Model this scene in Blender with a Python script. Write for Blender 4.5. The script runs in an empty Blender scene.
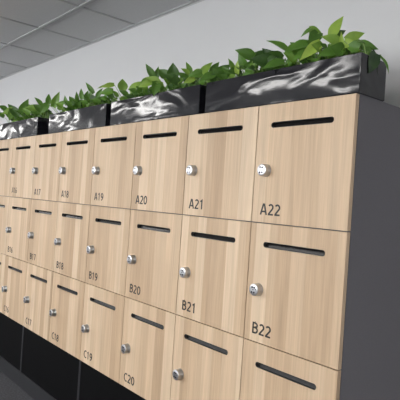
import bpy, bmesh, math, random
from mathutils import Vector, Matrix, Euler
rng = random.Random(7)
scene = bpy.context.scene
COL = scene.collection

# ------------------------------------------------------------------ sizes
W = 0.4                      # locker column width
H = 0.42198                   # locker row height
TOP = 1.668                  # top of the cabinets
DEPTH = 0.435
CAM = Vector((0.86244, -1.33968, TOP - 0.35675))
WALL_Y = 0.440
CEIL_Z = CAM.z + 1.111
GRID_X = -2.557
GRID_Y = 0.0407

# ------------------------------------------------------------------ camera
F = 505.0
w = Vector((-0.029321635, 0.859308795, 0.062312095))
Rm = Matrix.Rotation(w.length, 3, w.normalized())
Bm = Matrix(((1, 0, 0), (0, 0, -1), (0, 1, 0)))
R = Rm @ Bm                  # rows: right, down, forward
cam_data = bpy.data.cameras.new('camera')
cam = bpy.data.objects.new('camera', cam_data)
COL.objects.link(cam)
m3 = Matrix((R[0], -R[1], -R[2])).transposed()
cam.matrix_world = Matrix.Translation(CAM) @ m3.to_4x4()
cam_data.sensor_width = 36
cam_data.lens = F / 400 * 36
cam_data.clip_start = 0.02
scene.camera = cam
FWD = Vector(R[2])

def ray(px, py):
    v = Rm_T @ Vector(((px - 200) / F, (py - 200) / F, 1.0))
    return v
Rm_T = R.transposed()
def at_axis(px, py, n, d):
    v = ray(px, py)
    return CAM + v * ((d - CAM[n]) / v[n])
def at_depth(px, py, dep):
    return CAM + ray(px, py) * dep

# ------------------------------------------------------------------ materials
def mat(name):
    m = bpy.data.materials.new(name)
    m.use_nodes = True
    nt = m.node_tree
    b = nt.nodes['Principled BSDF']
    return m, nt, b
def N(nt, t, **kw):
    n = nt.nodes.new(t)
    for k, v in kw.items():
        if k in n.inputs.keys():
            n.inputs[k].default_value = v
        else:
            setattr(n, k, v)
    return n
def simple(name, col, rough=0.5, metal=0.0, noise=0.0, nscale=30.0, bump=0.0, spec=0.5):
    m, nt, b = mat(name)
    b.inputs['Base Color'].default_value = (*col, 1)
    b.inputs['Roughness'].default_value = rough
    b.inputs['Metallic'].default_value = metal
    b.inputs['Specular IOR Level'].default_value = spec
    if noise or bump:
        tc = N(nt, 'ShaderNodeTexCoord')
        nz = N(nt, 'ShaderNodeTexNoise', Scale=nscale, Detail=4.0)
        nt.links.new(tc.outputs['Object'], nz.inputs['Vector'])
        if noise:
            r = N(nt, 'ShaderNodeValToRGB')
            r.color_ramp.elements[0].position = 0.3
            r.color_ramp.elements[1].position = 0.7
            r.color_ramp.elements[0].color = (*[c * (1 - noise) for c in col], 1)
            r.color_ramp.elements[1].color = (*[min(1, c * (1 + noise)) for c in col], 1)
            nt.links.new(nz.outputs['Fac'], r.inputs['Fac'])
            nt.links.new(r.outputs['Color'], b.inputs['Base Color'])
        if bump:
            bp = N(nt, 'ShaderNodeBump', Strength=bump, Distance=0.002)
            nt.links.new(nz.outputs['Fac'], bp.inputs['Height'])
            nt.links.new(bp.outputs['Normal'], b.inputs['Normal'])
    return m

def wood_material():
    m, nt, b = mat('pale_oak_laminate')
    L = nt.links.new
    tc = N(nt, 'ShaderNodeTexCoord')
    oi = N(nt, 'ShaderNodeObjectInfo')
    sep = N(nt, 'ShaderNodeSeparateXYZ')
    L(tc.outputs['Object'], sep.inputs[0])
    off = N(nt, 'ShaderNodeMath', operation='MULTIPLY')
    off.inputs[1].default_value = 37.0
    L(oi.outputs['Random'], off.inputs[0])
    xs = N(nt, 'ShaderNodeMath', operation='ADD')
    L(sep.outputs['X'], xs.inputs[0]); L(off.outputs[0], xs.inputs[1])
    # staves of random width and tone
    vo = N(nt, 'ShaderNodeTexVoronoi', voronoi_dimensions='1D', Scale=17.0)
    L(xs.outputs[0], vo.inputs['W'])
    sc = N(nt, 'ShaderNodeSeparateColor')
    L(vo.outputs['Color'], sc.inputs[0])
    rmp = N(nt, 'ShaderNodeValToRGB')
    e = rmp.color_ramp.elements
    e[0].position = 0.0; e[0].color = (0.470, 0.330, 0.212, 1)
    e[1].position = 1.0; e[1].color = (0.665, 0.512, 0.360, 1)
    k = e.new(0.35); k.color = (0.555, 0.403, 0.267, 1)
    k = e.new(0.7); k.color = (0.592, 0.438, 0.297, 1)
    L(sc.outputs[0], rmp.inputs['Fac'])
    # long grain
    cmb = N(nt, 'ShaderNodeCombineXYZ')
    L(xs.outputs[0], cmb.inputs[0]); L(sep.outputs['Y'], cmb.inputs[1])
    zz = N(nt, 'ShaderNodeMath', operation='ADD')
    L(sep.outputs['Z'], zz.inputs[0]); L(off.outputs[0], zz.inputs[1])
    L(zz.outputs[0], cmb.inputs[2])
    mp = N(nt, 'ShaderNodeMapping')
    mp.inputs['Scale'].default_value = (150, 150, 3.2)
    L(cmb.outputs[0], mp.inputs['Vector'])
    nz = N(nt, 'ShaderNodeTexNoise', Scale=1.0, Detail=6.0, Roughness=0.65, Distortion=0.4)
    L(mp.outputs[0], nz.inputs['Vector'])
    mp2 = N(nt, 'ShaderNodeMapping')
    mp2.inputs['Scale'].default_value = (26, 26, 1.4)
    L(cmb.outputs[0], mp2.inputs['Vector'])
    nz2 = N(nt, 'ShaderNodeTexNoise', Scale=1.0, Detail=3.0, Distortion=1.2)
    L(mp2.outputs[0], nz2.inputs['Vector'])
    g1 = N(nt, 'ShaderNodeMapRange')
    g1.inputs['From Min'].default_value = 0.3; g1.inputs['From Max'].default_value = 0.7
    g1.inputs['To Min'].default_value = 0.86; g1.inputs['To Max'].default_value = 1.08
    L(nz.outputs['Fac'], g1.inputs['Value'])
    g2 = N(nt, 'ShaderNodeMapRange')
    g2.inputs['From Min'].default_value = 0.3; g2.inputs['From Max'].default_value = 0.7
    g2.inputs['To Min'].default_value = 0.90; g2.inputs['To Max'].default_value = 1.07
    L(nz2.outputs['Fac'], g2.inputs['Value'])
    mu = N(nt, 'ShaderNodeMath', operation='MULTIPLY')
    L(g1.outputs[0], mu.inputs[0]); L(g2.outputs[0], mu.inputs[1])
    vm = N(nt, 'ShaderNodeVectorMath', operation='SCALE')
    L(rmp.outputs['Color'], vm.inputs[0]); L(mu.outputs[0], vm.inputs['Scale'])
    L(vm.outputs[0], b.inputs['Base Color'])
    b.inputs['Roughness'].default_value = 0.5
    b.inputs['Specular IOR Level'].default_value = 0.3
    bp = N(nt, 'ShaderNodeBump', Strength=0.06, Distance=0.001)
    L(nz.outputs['Fac'], bp.inputs['Height']); L(bp.outputs['Normal'], b.inputs['Normal'])
    return m

def planter_material():
    # glossy black wrap, softly creased, so that lamps break up on it
    m, nt, b = mat('glossy_black_wrap')
    L = nt.links.new
    b.inputs['Base Color'].default_value = (0.010, 0.010, 0.013, 1)
    b.inputs['Roughness'].default_value = 0.11
    b.inputs['Specular IOR Level'].default_value = 0.40
    tc = N(nt, 'ShaderNodeTexCoord')
    oi = N(nt, 'ShaderNodeObjectInfo')
    sc = N(nt, 'ShaderNodeVectorMath', operation='ADD')
    mul = N(nt, 'ShaderNodeMath', operation='MULTIPLY'); mul.inputs[1].default_value = 61.0
    L(oi.outputs['Random'], mul.inputs[0])
    L(tc.outputs['Object'], sc.inputs[0]); L(mul.outputs[0], sc.inputs[1])
    mp = N(nt, 'ShaderNodeMapping')
    mp.inputs['Scale'].default_value = (4.5, 8.0, 10.0)
    mp.inputs['Rotation'].default_value = (0, 0.5, 0)
    L(sc.outputs[0], mp.inputs['Vector'])
    nz = N(nt, 'ShaderNodeTexNoise', Scale=1.0, Detail=1.5, Roughness=0.45, Distortion=0.5)
    L(mp.outputs[0], nz.inputs['Vector'])
    bp = N(nt, 'ShaderNodeBump', Strength=1.0, Distance=0.0065)
    L(nz.outputs['Fac'], bp.inputs['Height'])
    nzf = N(nt, 'ShaderNodeTexNoise', Scale=60.0, Detail=3.0)
    L(sc.outputs[0], nzf.inputs['Vector'])
    bp2 = N(nt, 'ShaderNodeBump', Strength=0.06, Distance=0.001)
    L(nzf.outputs['Fac'], bp2.inputs['Height']); L(bp.outputs['Normal'], bp2.inputs['Normal'])
    L(bp2.outputs['Normal'], b.inputs['Normal'])
    return m

def leaf_material():
    m, nt, b = mat('pothos_leaf')
    L = nt.links.new
    at = N(nt, 'ShaderNodeAttribute', attribute_name='tone')
    r = N(nt, 'ShaderNodeValToRGB')
    e = r.color_ramp.elements
    e[0].position = 0.0; e[0].color = (0.016, 0.052, 0.012, 1)
    e[1].position = 1.0; e[1].color = (0.46, 0.62, 0.10, 1)
    k = e.new(0.5); k.color = (0.125, 0.275, 0.036, 1)
    tc = N(nt, 'ShaderNodeTexCoord')
    nz = N(nt, 'ShaderNodeTexNoise', Scale=45.0, Detail=3.0)
    L(tc.outputs['Object'], nz.inputs['Vector'])
    mr = N(nt, 'ShaderNodeMapRange')
    mr.inputs['To Min'].default_value = -0.12; mr.inputs['To Max'].default_value = 0.12
    L(nz.outputs['Fac'], mr.inputs['Value'])
    ad = N(nt, 'ShaderNodeMath', operation='ADD')
    L(at.outputs['Fac'], ad.inputs[0]); L(mr.outputs[0], ad.inputs[1])
    L(ad.outputs[0], r.inputs['Fac'])
    L(r.outputs['Color'], b.inputs['Base Color'])
    b.inputs['Roughness'].default_value = 0.38
    tr = N(nt, 'ShaderNodeBsdfTranslucent')
    L(r.outputs['Color'], tr.inputs['Color'])
    mx = N(nt, 'ShaderNodeMixShader', Fac=0.25)
    out = nt.nodes['Material Output']
    L(b.outputs[0], mx.inputs[1]); L(tr.outputs[0], mx.inputs[2]); L(mx.outputs[0], out.inputs['Surface'])
    return m

def lamp_material(name, col, s):
    m, nt, b = mat(name)
    b.inputs['Base Color'].default_value = (0.9, 0.9, 0.9, 1)
    b.inputs['Emission Color'].default_value = (*col, 1)
    b.inputs['Emission Strength'].default_value = s
    return m

M = {}
M['wood'] = wood_material()
M['charcoal'] = simple('charcoal_melamine', (0.122, 0.117, 0.130), 0.5, noise=0.05, nscale=200, spec=0.4)
M['inside'] = simple('black_interior', (0.012, 0.012, 0.013), 0.6)
M['plinth'] = simple('shaded_plinth_laminate', (0.022, 0.022, 0.025), 0.5, spec=0.3)  # less light reaches the low front; that shade is put into the colour
M['black_panel'] = simple('black_panel', (0.0035, 0.0035, 0.004), 0.6, spec=0.06)
M['steel'] = simple('satin_metal', (0.62, 0.61, 0.60), 0.28, 1.0)
M['face'] = simple('polished_metal_face', (0.60, 0.60, 0.62), 0.37, 1.0)
M['button'] = simple('dark_button', (0.012, 0.012, 0.02), 0.8, spec=0.05)
M['ink'] = simple('black_number_vinyl', (0.018, 0.016, 0.015), 0.5)
M['slot'] = simple('dark_slot_liner', (0.03, 0.03, 0.03), 0.5)
M['flap'] = simple('black_slot_flap', (0.014, 0.013, 0.013), 0.18, spec=0.16)
M['planter'] = planter_material()
M['soil'] = simple('potting_soil', (0.03, 0.02, 0.013), 0.95, noise=0.5, nscale=120, bump=0.8)
M['leaf'] = leaf_material()
M['stem'] = simple('green_stem', (0.22, 0.34, 0.08), 0.45)
M['wall'] = simple('white_wall_paint', (0.645, 0.640, 0.642), 0.7, noise=0.015, nscale=3, bump=0.05)
M['greywall'] = simple('grey_wall_paint', (0.22, 0.22, 0.23), 0.7, noise=0.02, nscale=3)  # unseen front wall, grey picked to darken what the lower locks reflect
M['ceil'] = simple('ceiling_tile', (0.60, 0.60, 0.60), 0.9, noise=0.04, nscale=160, bump=0.2)
M['grid'] = simple('ceiling_grid_metal', (0.45, 0.45, 0.45), 0.6)
M['carpet'] = simple('charcoal_carpet', (0.050, 0.050, 0.057), 0.95, noise=0.5, nscale=90, bump=0.8)
M['lampframe'] = simple('white_lamp_frame', (0.8, 0.8, 0.8), 0.5)
M['added_daylight'] = lamp_material('added_window_glow', (0.95, 0.98, 1.0), 7.5)  # glow of the added windows, brightens walls and lockers from the front
M['lamp'] = lamp_material('lamp_diffuser', (1.0, 0.985, 0.96), 26.0)

# ------------------------------------------------------------------ mesh helpers
def link(name, bm, materials, parent=None, loc=(0, 0, 0), smooth=False):
    me = bpy.data.meshes.new(name)
    bmesh.ops.recalc_face_normals(bm, faces=bm.faces)
    bm.to_mesh(me); bm.free()
    if not isinstance(materials, (list, tuple)): materials = [materials]
    for mm in materials: me.materials.append(mm)
    if smooth:
        for p in me.polygons: p.use_smooth = True
    o = bpy.data.objects.new(name, me)
    COL.objects.link(o)
    o.location = loc
    if parent: o.parent = parent
    return o
def box(bm, x0, x1, y0, y1, z0, z1, mi=0):
    v = [bm.verts.new(p) for p in ((x0,y0,z0),(x1,y0,z0),(x1,y1,z0),(x0,y1,z0),(x0,y0,z1),(x1,y0,z1),(x1,y1,z1),(x0,y1,z1))]
    for idx in ((0,3,2,1),(4,5,6,7),(0,1,5,4),(1,2,6,5),(2,3,7,6),(3,0,4,7)):
        f = bm.faces.new([v[i] for i in idx]); f.material_index = mi
def lathe(bm, prof, seg=28, mi=0, cx=0, cz=0):
    # profile of (radius, y) around the y axis; a radius of 0 closes the end
    rings = []
    for r, y in prof:
        if r == 0: rings.append([bm.verts.new((cx, y, cz))])
        else: rings.append([bm.verts.new((cx + r*math.cos(2*math.pi*k/seg), y, cz + r*math.sin(2*math.pi*k/seg))) for k in range(seg)])
    for a, b in zip(rings, rings[1:]):
        for k in range(seg):
            j = (k+1) % seg
            if len(a) == 1 and len(b) == 1: continue
            if len(a) == 1: f = bm.faces.new((a[0], b[j], b[k]))
            elif len(b) == 1: f = bm.faces.new((a[k], a[j], b[0]))
            else: f = bm.faces.new((a[k], a[j], b[j], b[k]))
            f.material_index = mi
            f.smooth = True
def tube(bm, pts, r0, r1=None, seg=6, mi=0):
    if r1 is None: r1 = r0
    rings = []
    n = len(pts)
    for i, p in enumerate(pts):
        d = (pts[min(i+1, n-1)] - pts[max(i-1, 0)]).normalized()
        u = d.cross(Vector((0.3, 1, 0.2))).normalized(); v = d.cross(u)
        r = r0 + (r1 - r0) * i / (n - 1)
        rings.append([bm.verts.new(p + u*r*math.cos(2*math.pi*k/seg) + v*r*math.sin(2*math.pi*k/seg)) for k in range(seg)])
    for a, b in zip(rings, rings[1:]):
        for k in range(seg):
            f = bm.faces.new((a[k], a[(k+1) % seg], b[(k+1) % seg], b[k])); f.smooth = True; f.material_index = mi
    bm.faces.new(rings[0]); bm.faces.new(rings[-1])
def empty(name, loc):
    o = bpy.data.objects.new(name, None); COL.objects.link(o)
    o.location = loc; o.empty_display_size = 0.1
    return o
def tag(o, label, cat, group=None):
    o['label'] = label; o['category'] = cat
    if group: o['group'] = group
    return o
def struct(o):
    o['kind'] = 'structure'; return o
def copy(o, parent):
    c = o.copy(); COL.objects.link(c); c.parent = parent
    return c

# ------------------------------------------------------------------ the room
RX0, RX1, RY0 = -10.4, 4.2, -4.8
bm = bmesh.new(); box(bm, RX0, RX1, RY0, WALL_Y, -0.06, 0.0); struct(link('floor', bm, M['carpet']))
bm = bmesh.new(); box(bm, RX0, RX1, WALL_Y, WALL_Y+0.1, -0.06, CEIL_Z+0.08); struct(link('wall_back', bm, M['wall']))
ADDED_WIN = [(-9.4, -7.4), (-7.0, -5.0), (-4.6, -2.6), (-2.2, -0.2), (0.2, 2.2)]    # unseen windows behind the photographer, added for even light and reflections
WZ0, WZ1 = 1.05, 2.25
bm = bmesh.new()
box(bm, RX0, RX1, RY0-0.1, RY0, -0.06, WZ0); box(bm, RX0, RX1, RY0-0.1, RY0, WZ1, CEIL_Z+0.08)
xs_ = [RX0] + [v for p_ in ADDED_WIN for v in p_] + [RX1]
for i in range(0, len(xs_), 2): box(bm, xs_[i], xs_[i+1], RY0-0.1, RY0, WZ0, WZ1)
struct(link('wall_front', bm, M['greywall']))
for i, (a, b_) in enumerate(ADDED_WIN):
    r = struct(empty('added_window_%d' % (i+1), ((a+b_)/2, RY0-0.05, WZ0)))
    hw = (b_-a)/2; hh = WZ1-WZ0
    bm = bmesh.new()
    for q in ((-hw, hw, 0, 0.05), (-hw, hw, hh-0.05, hh), (-hw, -hw+0.05, 0.05, hh-0.05), (hw-0.05, hw, 0.05, hh-0.05), (-0.025, 0.025, 0.05, hh-0.05)):
        box(bm, q[0], q[1], -0.03, 0.03, q[2], q[3])
    link('frame', bm, M['lampframe'], r)
    bm = bmesh.new(); box(bm, -hw+0.04, hw-0.04, -0.012, -0.006, 0.04, hh-0.04)
    link('added_glow_pane', bm, M['added_daylight'], r)
bm = bmesh.new(); box(bm, RX0-0.1, RX0, RY0-0.1, WALL_Y+0.1, -0.06, CEIL_Z+0.08); struct(link('wall_left', bm, M['wall']))
bm = bmesh.new(); box(bm, RX1, RX1+0.1, RY0-0.1, WALL_Y+0.1, -0.06, CEIL_Z+0.08); struct(link('wall_right', bm, M['wall']))
bm = bmesh.new()
box(bm, RX0, RX1, RY0, WALL_Y, CEIL_Z+0.006, CEIL_Z+0.08)
ceiling = struct(link('ceiling', bm, M['ceil']))
# exposed grid of the suspended ceiling
bm = bmesh.new()
k = math.ceil((RX0 - GRID_X)/0.6)
while GRID_X + 0.6*k < RX1:
    x = GRID_X + 0.6*k
    box(bm, x-0.0075, x+0.0075, RY0, WALL_Y, CEIL_Z, CEIL_Z+0.007); k += 1
y = GRID_Y
while y > RY0:
    box(bm, RX0, RX1, y-0.012, y+0.012, CEIL_Z-0.0005, CEIL_Z+0.0065); y -= 0.6
struct(link('trim_1', bm, M['grid']))                       # ceiling grid
bm = bmesh.new()
box(bm, RX0, RX1, WALL_Y-0.015, WALL_Y, CEIL_Z-0.001, CEIL_Z+0.006)
box(bm, RX0, RX1, WALL_Y-0.002, WALL_Y, CEIL_Z-0.010, CEIL_Z)
struct(link('trim_2', bm, M['grid']))                       # wall angle along the ceiling
bm = bmesh.new(); box(bm, RX0, RX1, WALL_Y-0.012, WALL_Y, 0.0, 0.08); struct(link('baseboard_back', bm, M['charcoal']))

# ceiling lamps set into the grid behind and above the photographer
def lamp(ix, iy, proto=[None]):
    x0 = GRID_X + 0.6*ix; y0 = GRID_Y - 0.6*iy
    r = empty('ceiling_light', (x0 + 0.6, y0 - 0.3, CEIL_Z))
    tag(r, 'flat white ceiling light panel set in the tile grid', 'ceiling light', 'ceiling light panels')
    if proto[0] is None:
        b1 = bmesh.new()
        for a in ((-0.59, 0.59, -0.145, -0.125), (-0.59, 0.59, 0.125, 0.145), (-0.59, -0.57, -0.125, 0.125), (0.57, 0.59, -0.125, 0.125)):
            box(b1, *a, -0.008, 0.004)
        f = link('frame', b1, M['lampframe'], r)
        b1 = bmesh.new(); box(b1, -0.57, 0.57, -0.125, 0.125, -0.003, 0.003)
        d = link('diffuser', b1, M['lamp'], r)
        proto[0] = (f, d)
    else:
        for q in proto[0]: copy(q, r)
for ix, iy in [(a, b_) for b_ in (3, 6) for a in (-12, -8, -4, 0, 4, 8)]:
    lamp(ix, iy)

# ------------------------------------------------------------------ lockers
G = 0.0019                    # half the joint between doors
def door_mesh():
    bm = bmesh.new()
    w_, h_ = W - 2*G, H - 2*G
    out = [(0, 0), (w_, 0), (w_, h_), (0, h_)]
    sx0, sx1, sz, hr = 0.157*W, 0.808*W, h_ - 0.174*H, 0.0100
    hole = []
    for k in range(9):
        a = math.pi/2 + math.pi*k/8; hole.append((sx0 + hr + hr*math.cos(a), sz + hr*math.sin(a)))
    for k in range(9):
        a = -math.pi/2 + math.pi*k/8; hole.append((sx1 - hr + hr*math.cos(a), sz + hr*math.sin(a)))
    edges = []
    for loop in (out, hole):
        vs = [bm.verts.new((x, 0, z)) for x, z in loop]
        for i in range(len(vs)): edges.append(bm.edges.new((vs[i], vs[(i+1) % len(vs)])))
    res = bmesh.ops.triangle_fill(bm, use_beauty=True, use_dissolve=False, edges=edges)
    fs = [f for f in bm.faces]
    ext = bmesh.ops.extrude_face_region(bm, geom=fs)
    bmesh.ops.translate(bm, vec=(0, 0.018, 0), verts=[v for v in ext['geom'] if isinstance(v, bmesh.types.BMVert)])
    return bm, (sx0, sx1, sz, hr)

def lock_mesh():
    bm = bmesh.new()
    R0 = 0.0215
    lathe(bm, [(R0+0.0015, 0), (R0+0.0015, -0.003), (R0, -0.004), (R0, -0.023), (R0-0.0006, -0.0245), (R0-0.0018, -0.0255)], 32, 0)
    lathe(bm, [(R0-0.0018, -0.0255), (R0-0.003, -0.0261), (0.012, -0.0264), (0.006, -0.0265), (0, -0.0265)], 32, 1)
    for cx, cz in ((-0.0062, 0.0085), (0.0042, 0.0085), (-0.0062, -0.0085), (0.0042, -0.0085)):
        lathe(bm, [(0.0036, -0.026), (0.0036, -0.0270), (0, -0.0271)], 10, 2, cx, cz)
    for cx, cz in ((-0.001, 0.0), (0.0115, 0.0025)):
        lathe(bm, [(0.0023, -0.026), (0.0023, -0.0269), (0, -0.0270)], 10, 2, cx, cz)
    return bm

def arc(cx, cy, rx, ry, a0, a1, n=14):
    return [(cx + rx*math.cos(math.radians(a0+(a1-a0)*k/n)), cy + ry*math.sin(math.radians(a0+(a1-a0)*k/n))) for k in range(n+1)]
# stroke letters on a cap height of 1: (width, centre lines)
GLYPH = {
 'A': (.70, [[(.055, .0), (.30, .94), (.40, .94), (.645, .0)], [(.15, .30), (.55, .30)]]),
 'B': (.58, [[(.07, .0), (.07, 1.0)], [(.07, .935), (.26, .935)] + arc(.26, .735, .22, .20, 90, -90) + [(.07, .535)],
             [(.07, .535), (.28, .535)] + arc(.28, .30, .235, .235, 90, -90) + [(.07, .065)]]),
 'C': (.60, [arc(.40, .5, .335, .44, 62, 298, 22)]),
 '0': (.58, [arc(.29, .5, .225, .44, 0, 360, 28)]),
 '1': (.58, [[(.10, .78), (.31, .92), (.31, .0)]]),
 '2': (.56, [arc(.265, .70, .205, .235, 150, -28, 14) + [(.09, .11), (.09, .065), (.52, .065)]]),
 '5': (.56, [[(.48, .935), (.14, .935), (.11, .55)] + arc(.24, .33, .235, .265, 112, -125, 16)]),
 '6': (.58, [arc(.29, .30, .215, .24, 0, 360, 22), [(.44, .945), (.30, .90), (.16, .72), (.085, .50), (.078, .30)]]),
 '7': (.56, [[(.05, .935), (.49, .935), (.19, .0)]]),
 '8': (.58, [arc(.29, .725, .185, .21, 0, 360, 22), arc(.29, .285, .22, .225, 0, 360, 22)]),
 '9': (.58, [arc(.28, .69, .205, .25, 0, 360, 22), [(.485, .66), (.475, .45), (.40, .24), (.27, .10), (.13, .055)]]),
}
def number_mesh(txt):
    cap, half = 0.0395, 0.076
    bm = bmesh.new(); x0 = 0.0
    for ch in txt:
        wd_, lines = GLYPH[ch]
        for pts in lines:
            n = len(pts); closed = (Vector(pts[0]) - Vector(pts[-1])).length < 1e-4
            L_, R_ = [], []
            for i in range(n):
                p_ = Vector(pts[i])
                pa = Vector(pts[i-1]) if i > 0 else (Vector(pts[-2]) if closed else None)
                pb = Vector(pts[i+1]) if i < n-1 else (Vector(pts[1]) if closed else None)
                da = (p_-pa).normalized() if pa is not None else None
                db = (pb-p_).normalized() if pb is not None else None
                if da is None: da = db
                if db is None: db = da
                na, nb = Vector((-da.y, da.x)), Vector((-db.y, db.x))
                m_ = (na+nb).normalized(); k_ = half/max(0.45, m_.dot(na))
                for lst, sg in ((L_, 1), (R_, -1)):
                    q = p_ + m_*k_*sg
                    lst.append(bm.verts.new(((x0+q.x)*cap*1.17, 0, q.y*cap)))
            for i in range(n-1): bm.faces.new((L_[i], L_[i+1], R_[i+1], R_[i]))
        x0 += wd_ + 0.09
    ext = bmesh.ops.extrude_face_region(bm, geom=bm.faces[:])
    bmesh.ops.translate(bm, vec=(0, -0.0004, 0), verts=[v for v in ext['geom'] if isinstance(v, bmesh.types.BMVert)])
    return bm

def carcass_mesh():
    bm = bmesh.new()
    y0 = 0.0205; t = 0.018; cw = 2*W - 0.001
    z3 = TOP - 3*H
    zp = 0.098                                            # top of the plinth
    x0, x1 = 0.0005, cw
    box(bm, x0, x0+t, y0, DEPTH, 0, TOP)
    box(bm, x1-t, x1, y0, DEPTH, 0, TOP)
    box(bm, x0+t, x1-t, y0, DEPTH, TOP-t, TOP)
    box(bm, x0+t, x1-t, DEPTH-0.008, DEPTH, zp, TOP-t)
    for k in (1, 2, 3):
        box(bm, x0+t, x1-t, y0, DEPTH-0.008, TOP-k*H-t/2, TOP-k*H+t/2)
    box(bm, W-t/2, W+t/2, y0+0.0005, DEPTH-0.008, z3+t/2, TOP-t)
    return bm

CARC = LOCK = None
protos = {}
def cabinet(xl, cols, label):
    """two columns of three doors over a black lower panel and a plinth; xl = left end"""
    r = empty('locker_cabinet', (xl, 0, 0))
    tag(r, label, 'locker', 'row of oak fronted locker cabinets')
    if not protos:
        protos['carcass'] = link('carcass', carcass_mesh(), M['charcoal'], r)
        bm = bmesh.new(); box(bm, 0.0115, 2*W-0.0115, 0.006, 0.0195, 0.0985, TOP-3*H-0.003)
        protos['lower_panel'] = link('lower_panel', bm, M['black_panel'], r)
        bm = bmesh.new(); box(bm, 0.0005, 2*W-0.0005, 0.0005, 0.020, 0.0, 0.098)
        for a in (0.0005, 2*W-0.0105): box(bm, a, a+0.010, 0.003, 0.020, 0.098, TOP-3*H-0.003)  # upstands stand for the carcass edges, their dimness is in the colour
        protos['base_frame'] = link('base_frame', bm, M['plinth'], r)
        protos['lower_panel']['label'] = 'black recessed panel below the doors'
    else:
        for k in ('carcass', 'lower_panel', 'base_frame'): copy(protos[k], r)
    for ci, c in enumerate(cols):
        for ri, row in enumerate('ABC'):
            loc = (ci*W + G, 0, TOP - (ri+1)*H + G)
            if 'door' not in protos:
                bm, dims = door_mesh()
                d = protos['door'] = link('door', bm, M['wood'], r, loc)
                sx0, sx1, sz, hr = dims
                bm = bmesh.new()
                # dark liner of the slot: a shallow chute with a black back
                def cap(r_, y_, tl_=0.0):
                    l_ = []
                    for k in range(9): l_.append((sx0+hr+r_*math.cos(math.pi/2+math.pi*k/8), sz+r_*math.sin(math.pi/2+math.pi*k/8)))
                    for k in range(9): l_.append((sx1-hr+r_*math.cos(-math.pi/2+math.pi*k/8), sz+r_*math.sin(-math.pi/2+math.pi*k/8)))
                    return [bm.verts.new((x_, y_ + (z_-sz)*tl_, z_)) for x_, z_ in l_]
                c0, c1, c2 = cap(hr-0.0001, 0.0004), cap(hr-0.0009, 0.0004), cap(hr-0.0009, 0.015, 0.364)
                c3, c4 = cap(hr-0.0001, 0.0184), cap(hr-0.0001, 0.0200)
                for q0, q1, mi_ in ((c0, c1, 0), (c1, c2, 0), (c3, c0, 0), (c4, c3, 0)):
                    for k in range(18):
                        fc = bm.faces.new((q0[k], q0[(k+1) % 18], q1[(k+1) % 18], q1[k])); fc.material_index = mi_
                fc = bm.faces.new(c2); fc.material_index = 1
                bm.faces.new(c4)
                s = protos['slot'] = link('mail_slot', bm, [M['slot'], M['flap']], d)
                lk = protos['lock'] = link('keypad_lock', lock_mesh(), [M['steel'], M['face'], M['button']], d, (0.134*W, 0, H - G - 0.558*H))
                lk['label'] = 'round silver keypad lock'
            else:
                d = copy(protos['door'], r); d.location = loc
                copy(protos['slot'], d); copy(protos['lock'], d)
            d['label'] = 'pale oak locker door numbered %s%d' % (row, c)
            nm = link('number', number_mesh('%s%d' % (row, c)), M['ink'], d, (0.094*W, -0.0001, H - G - 0.931*H))
    return r
cabinet(-0.8, (21, 22), 'rightmost oak fronted locker cabinet at the grey end panel, doors numbered 21 and 22')
cabinet(-1.6, (19, 20), 'oak fronted locker cabinet second from the right end, doors numbered 19 and 20')
cabinet(-2.4, (17, 18), 'oak fronted locker cabinet third from the right end, doors numbered 17 and 18')
cabinet(-3.2, (15, 16), 'leftmost oak fronted locker cabinet at the picture edge, with doors numbered 16')

# ------------------------------------------------------------------ planters
PL, PD, PH = 0.710, 0.150, 0.124
def planter(xr, label, proto=[None]):
    r = empty('planter', (xr - PL, 0.003, TOP))
    tag(r, label, 'planter', 'glossy black planters on the lockers')
    if proto[0] is None:
        bm = bmesh.new()
        t = 0.006
        def ring(i, z): return [bm.verts.new(p_) for p_ in ((i, i, z), (PL-i, i, z), (PL-i, PD-i, z), (i, PD-i, z))]
        ro0, ro1, ri1, ri0 = ring(0, 0), ring(0, PH), ring(t, PH), ring(t, 0.008)
        for q0, q1 in ((ro0, ro1), (ro1, ri1), (ri1, ri0)):
            for k in range(4): bm.faces.new((q0[k], q0[(k+1) % 4], q1[(k+1) % 4], q1[k]))
        bm.faces.new(ro0[::-1]); bm.faces.new(ri0)
        o = link('box', bm, M['planter'], r)
        bv = o.modifiers.new('bevel', 'BEVEL'); bv.width = 0.0022; bv.segments = 2; bv.limit_method = 'ANGLE'
        bm = bmesh.new()
        n = 24
        gx = [[None]*6 for _ in range(n+1)]
        for i in range(n+1):
            for j in range(6):
                gx[i][j] = bm.verts.new((0.0065 + (PL-0.013)*i/n, 0.0065 + (PD-0.013)*j/5, PH-0.018 + rng.uniform(-0.004, 0.004)))
        for i in range(n):
            for j in range(5):
                bm.faces.new((gx[i][j], gx[i+1][j], gx[i+1][j+1], gx[i][j+1]))
        s = link('soil', bm, M['soil'], r)
        proto[0] = (o, s)
    else:
        for q in proto[0]: copy(q, r)
    return r
PX = [0.005, -0.744, -1.504, -2.394]        # right ends
planter(PX[0], 'nearest glossy black planter box on top of the lockers numbered 21 and 22')
planter(PX[1], 'second glossy black planter box from the right, above the lockers numbered 19 and 20')
planter(PX[2], 'third glossy black planter box from the right, above the lockers numbered 17 and 18')
planter(PX[3], 'farthest glossy black planter box, at the left edge above the lockers numbered 16')

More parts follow.
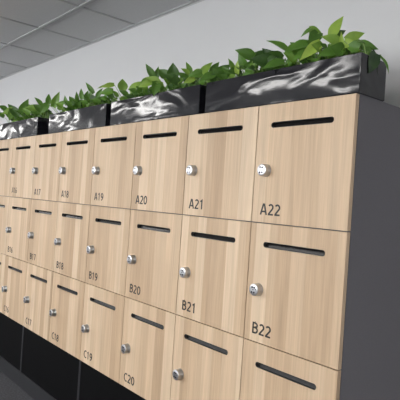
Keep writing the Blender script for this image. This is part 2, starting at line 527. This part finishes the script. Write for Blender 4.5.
# ------------------------------------------------------------------ plants
def leaf(bm, tl, base, tip, width, normal, tone, fold=0.35, droop=0.25):
    d = tip - base; L = d.length
    d.normalize()
    n = (normal - d*normal.dot(d)).normalized()
    s = d.cross(n).normalized()
    prof = ((0.0, 0.10), (0.05, 0.62), (0.15, 0.90), (0.28, 1.0), (0.45, 0.92), (0.62, 0.70), (0.78, 0.42), (0.91, 0.17), (1.0, 0.015))
    rows = []
    tw = rng.uniform(-0.25, 0.25)
    for t, wd in prof:
        row = []
        back = -0.10*L if t == 0.05 else 0.0
        for u in (-1, -0.5, 0, 0.5, 1):
            hw = width*0.5*wd
            cur = -droop*L*(t-0.5)**2*1.0
            p = base + d*(L*t + (back*abs(u))) + s*(u*hw) + n*(abs(u)*hw*fold + cur + u*hw*tw*t)
            v = bm.verts.new(p); v[tl] = tone
            row.append(v)
        rows.append(row)
    for a, b in zip(rows, rows[1:]):
        for k in range(4):
            f = bm.faces.new((a[k], a[k+1], b[k+1], b[k])); f.smooth = True

class Plant:
    def __init__(self, label, pi):
        self.label = label; self.pi = pi
        self.f = bmesh.new(); self.tl = self.f.verts.layers.float.new('tone')
        self.s = bmesh.new(); self.roots = []
    def stem(self, base, root):
        mid = root.lerp(base, 0.55) + Vector((rng.uniform(-.008, .008), rng.uniform(-.008, .008), 0.018))
        pts = []
        for k in range(7):
            t = k/6
            pts.append(root*(1-t)**2 + mid*2*t*(1-t) + base*t*t)
        tube(self.s, pts, 0.0022, 0.0014, 5)
    def add(self, base, tip, width, tone, normal=None, root=None, droop=0.25, fold=0.35):
        if normal is None:
            normal = (CAM - base).normalized()*1.0 + Vector((rng.uniform(-.5, .5), rng.uniform(-.3, .3), rng.uniform(0.2, 0.8)))
        leaf(self.f, self.tl, base, tip, width, normal, tone, fold, droop)
        if root is None:
            x0 = PX[self.pi] - PL
            root = Vector((min(max(base.x + rng.uniform(-.03, .03), x0+0.02), x0+PL-0.02), min(max(base.y, 0.03), PD-0.03), TOP+PH-0.022))
        root.y = 0.003 + PD/2; root.z = TOP + PH - 0.023
        self.roots.append(root.x)
        self.stem(base, root)
    def done(self):
        xs = self.roots
        z = TOP + PH - 0.023
        tube(self.s, [Vector((min(xs)-0.004, 0.003+PD/2, z)), Vector(((min(xs)+max(xs))/2, 0.003+PD/2+0.002, z)), Vector((max(xs)+0.004, 0.003+PD/2, z))], 0.003, 0.003, 6)
        c = self.root
        r = empty('pothos_plant', c)
        tag(r, self.label, 'plant', 'green pothos plants in the planters')
        for bm, nm, mm in ((self.s, 'stems', 'stem'), (self.f, 'foliage', 'leaf')):
            bmesh.ops.translate(bm, vec=-c, verts=bm.verts)
            me = bpy.data.meshes.new(nm); bm.to_mesh(me); bm.free()
            me.materials.append(M[mm])
            o = bpy.data.objects.new(nm, me); COL.objects.link(o); o.parent = r

PLANTS = {
 '1R': Plant('tall bright green pothos at the right end of the nearest planter', 0),
 '1M': Plant('pothos with dark leaves in the middle of the nearest planter', 0),
 '1L': Plant('low leafy pothos at the left end of the nearest planter', 0),
 '2R': Plant('pothos with round dark leaves at the right end of the second planter', 1),
 '2M': Plant('pothos with one leaf hanging over the rim in the second planter', 1),
 '2L': Plant('pale green pothos at the left end of the second planter', 1),
 '3R': Plant('pothos with spiky upright leaves at the right end of the third planter', 2),
 '3L': Plant('leafy pothos at the left end of the third planter', 2),
 '4R': Plant('pothos at the right end of the farthest planter, spilling over its end', 3),
 '4L': Plant('pothos in the farthest planter at the left edge of the picture', 3),
}
for k, u in (('1R', .83), ('1M', .5), ('1L', .17), ('2R', .8), ('2M', .5), ('2L', .17), ('3R', .7), ('3L', .27), ('4R', .75), ('4L', .4)):
    p = PLANTS[k]; p.u = u
    p.root = Vector((PX[p.pi] - PL + PL*u, 0.003 + PD/2, TOP + PH - 0.02))

# leaf outlines: plant, base, tip (as seen), depth into the planter, width/length, tone
HERO = [
 ('1R', 331.8,36.5, 343,15, .070, .50, .78), ('1R', 346,40, 365,32.5, .060, .50, .70), ('1R', 357,44, 379,49, .070, .45, .38),
 ('1R', 340,42, 321,36, .055, .52, .66), ('1R', 341,51, 341.5,31, .040, .28, .85), ('1R', 344,41, 361,52, .030, .45, .80),
 ('1R', 321,42, 299.5,60, .030, .38, .88), ('1R', 319,32, 308,46.5, .075, .62, .28), ('1R', 309,29, 322,33, .050, .55, .60),
 ('1R', 311,28, 300.5,37, .050, .28, .40), ('1R', 334,37, 346,30, .095, .6, .16), ('1R', 335,51, 317,56, .030, .5, .45),
 ('1R', 340,54, 360,50, .060, .45, .40), ('1R', 309,43, 287,51, .060, .55, .42), ('1R', 308,52, 292,60, .03, .5, .5),
 ('1R', 330,44, 333,56, .03, .5, .55), ('1R', 322,48, 306,40, .09, .55, .3),
 ('1M', 252,62, 278,50, .080, .55, .14), ('1M', 276,66, 250,58, .060, .60, .12), ('1M', 288,50, 266.5,39.5, .060, .42, .50),
 ('1M', 288,56, 308,44, .050, .62, .52), ('1M', 272,58, 262,48, .09, .6, .10), ('1M', 283,58, 268,52, .07, .6, .2), ('1M', 285,62, 262,68, .03, .5, .34),
 ('1M', 302,52, 290,42, .09, .6, .30), ('1M', 296,62, 283,52, .03, .5, .55),
 ('1L', 254,57, 235,49.5, .070, .52, .34), ('1L', 237,74, 237.5,60, .030, .40, .82), ('1L', 246,68, 238,52, .085, .5, .36),
 ('1L', 201,75, 212.5,61.5, .030, .45, .66), ('1L', 211,73, 219.5,61.5, .070, .48, .28), ('1L', 203,71, 189.5,75, .050, .55, .62),
 ('1L', 217,78, 230,64, .060, .62, .26), ('1L', 233,70, 228.5,58, .060, .5, .55), ('1L', 214,74, 199,81, .015, .5, .40),
 ('1L', 225,76, 212,68, .05, .6, .3), ('1L', 245,70, 252,60, .05, .5, .3), ('1L', 230,75, 222,66, .04, .5, .35),
 ('2R', 173,78, 173,62.5, .050, .76, .20), ('2R', 167,77, 159,69, .065, .85, .24), ('2R', 178,83, 164,74, .035, .66, .18),
 ('2R', 173,83, 184.5,77.5, .030, .45, .28), ('2R', 189,74, 181,68, .060, .60, .66), ('2R', 191,73, 186,61.5, .075, .42, .52),
 ('2R', 204,73, 188,76, .040, .50, .44), ('2R', 195,78, 183,83, .020, .45, .78), ('2R', 200,78, 210,64, .045, .42, .72),
 ('2R', 187,80, 178,72, .08, .6, .3), ('2R', 195,80, 186,73, .08, .6, .45),
 ('2M', 154,77, 145.5,63.5, .060, .42, .30), ('2M', 156,79, 158.5,66, .070, .42, .32), ('2M', 159,83, 145,77, .035, .55, .68),
 ('2M', 157,83, 153.5,96, .004, .62, .42), ('2M', 151,82, 138.5,87, .020, .50, .72), ('2M', 148,84, 156,74, .06, .6, .62), ('2M', 163,84, 152,84, .03, .5, .6),
 ('2M', 143,85, 150,76, .08, .6, .55),
 ('2L', 122.5,90, 122.5,78.5, .050, .80, .62), ('2L', 130,91, 144.5,80.5, .045, .50, .68), ('2L', 114,84.5, 100.5,87, .050, .36, .74),
 ('2L', 113,91, 99,93.5, .040, .5, .5), ('2L', 113,98, 106,92, .05, .6, .26), ('2L', 128,96, 119,90, .06, .55, .36), ('2L', 137,92, 128,89, .06, .6, .4),
 ('2L', 118,97, 112,90, .03, .5, .55),
 ('3R', 93.5,93, 85.5,82, .060, .34, .40), ('3R', 93,103, 89.5,90, .050, .40, .34), ('3R', 96.5,98, 102.5,88, .060, .40, .32),
 ('3R', 109,85.5, 97,88, .050, .32, .66), ('3R', 108,100, 97,97, .050, .55, .34), ('3R', 82,99, 81,88, .050, .40, .46), ('3R', 90,102, 83,94, .04, .5, .44),
 ('3R', 104,101, 108,93, .07, .6, .4), ('3R', 100,102, 90,99, .03, .5, .42), ('3R', 88,103, 80,101, .03, .5, .5), ('3R', 86,100, 88,90, .08, .5, .32),
 ('3L', 53,107, 59.5,91.5, .050, .42, .56), ('3L', 67,105, 64.5,95, .050, .46, .38), ('3L', 77,102, 76.5,91.5, .050, .44, .42), ('3L', 72,106, 64,100, .03, .5, .5),
 ('3L', 48,104, 49,93.5, .060, .48, .44), ('3L', 62,107, 55,103, .03, .5, .6), ('3L', 74,103, 69,96, .06, .6, .36), ('3L', 79,104, 72,99, .04, .5, .46),
 ('3L', 58,107, 66,100, .05, .5, .5),
 ('4R', 37,109, 24.5,107.5, .040, .58, .60), ('4R', 42,105, 34.5,97, .050, .42, .42), ('4R', 48,104, 39.5,113.5, .030, .58, .42),
 ('4R', 21,114, 28.5,98.5, .050, .46, .40), ('4R', 33,112, 26,103, .06, .55, .36), ('4R', 43,111, 33,104, .05, .6, .3), ('4R', 30,114, 22,108, .03, .5, .55),
 ('4L', 19,116, 7.5,103.5, .045, .46, .18), ('4L', 16,110, 1,113.5, .030, .5, .66), ('4L', 12,110, 9,121, .004, .48, .52), ('4L', 7,110, -2,105.5, .050, .6, .36),
 ('4L', 10,117, 3,110, .05, .6, .5), ('4L', 4,117, -5,112, .05, .6, .4), ('4L', 24,115, 14,110, .05, .55, .4),
]
for pl, bx, by, tx, ty, dy, wr, tone in HERO:
    p = PLANTS[pl]
    base = at_axis(bx, by, 1, 0.003 + dy)
    dep = (base - CAM).dot(FWD)
    tip = at_depth(tx, ty, dep*(1 + rng.uniform(-.008, .004)))
    L = (tip - base).length
    p.add(base, tip, L*wr*1.10, tone)
# the leaf (its shade put into the dark tone) and shoot that hang over the right end of the nearest planter
p = PLANTS['1R']
b0 = at_axis(376, 53.5, 0, 0.010); t0 = at_axis(368.3, 73.5, 0, 0.006)
p.add(b0, t0, 0.052, 0.05, normal=Vector((1, -0.15, 0.25)), root=Vector((-0.04, 0.09, TOP+PH-0.02)), fold=0.1, droop=-0.1)
b0 = at_axis(381, 55, 0, 0.006); t0 = at_axis(390.5, 73, 0, 0.03)
p.add(b0, t0, 0.014, 0.42, normal=Vector((1, -0.3, 0.5)), root=Vector((-0.03, 0.09, TOP+PH-0.02)), droop=0.5)
# low undergrowth in every plant
for k, p in PLANTS.items():
    x0 = PX[p.pi] - PL
    span = 0.5 if k[0] in '34' else 0.34
    for i in range(76 if span > .4 else 60):
        x = x0 + min(max(PL*(p.u + rng.uniform(-span/2, span/2)), 0.03), PL-0.03)
        y = 0.003 + rng.uniform(0.025, PD-0.02)
        base = Vector((x, y, TOP + PH + rng.uniform(-0.010, 0.050)))
        a = rng.uniform(0, 2*math.pi); L = rng.uniform(0.040, 0.060)
        tip = base + Vector((math.cos(a)*L*0.8, math.sin(a)*L*0.7, rng.uniform(-0.1, 0.6)*L))
        tip.z = min(tip.z, TOP + PH + 0.062)
        p.add(base, tip, L*rng.uniform(.55, .75), rng.uniform(0.10, 0.62))
    p.done()

# ------------------------------------------------------------------ world and view
wd = bpy.data.worlds.new('world'); scene.world = wd
wd.use_nodes = True
wd.node_tree.nodes['Background'].inputs[0].default_value = (0.5, 0.52, 0.55, 1)
wd.node_tree.nodes['Background'].inputs[1].default_value = 0.2
vs = scene.view_settings
vs.view_transform = 'Standard'; vs.look = 'None'; vs.gamma = 1.0; vs.use_curve_mapping = False
vs.exposure = 0.02
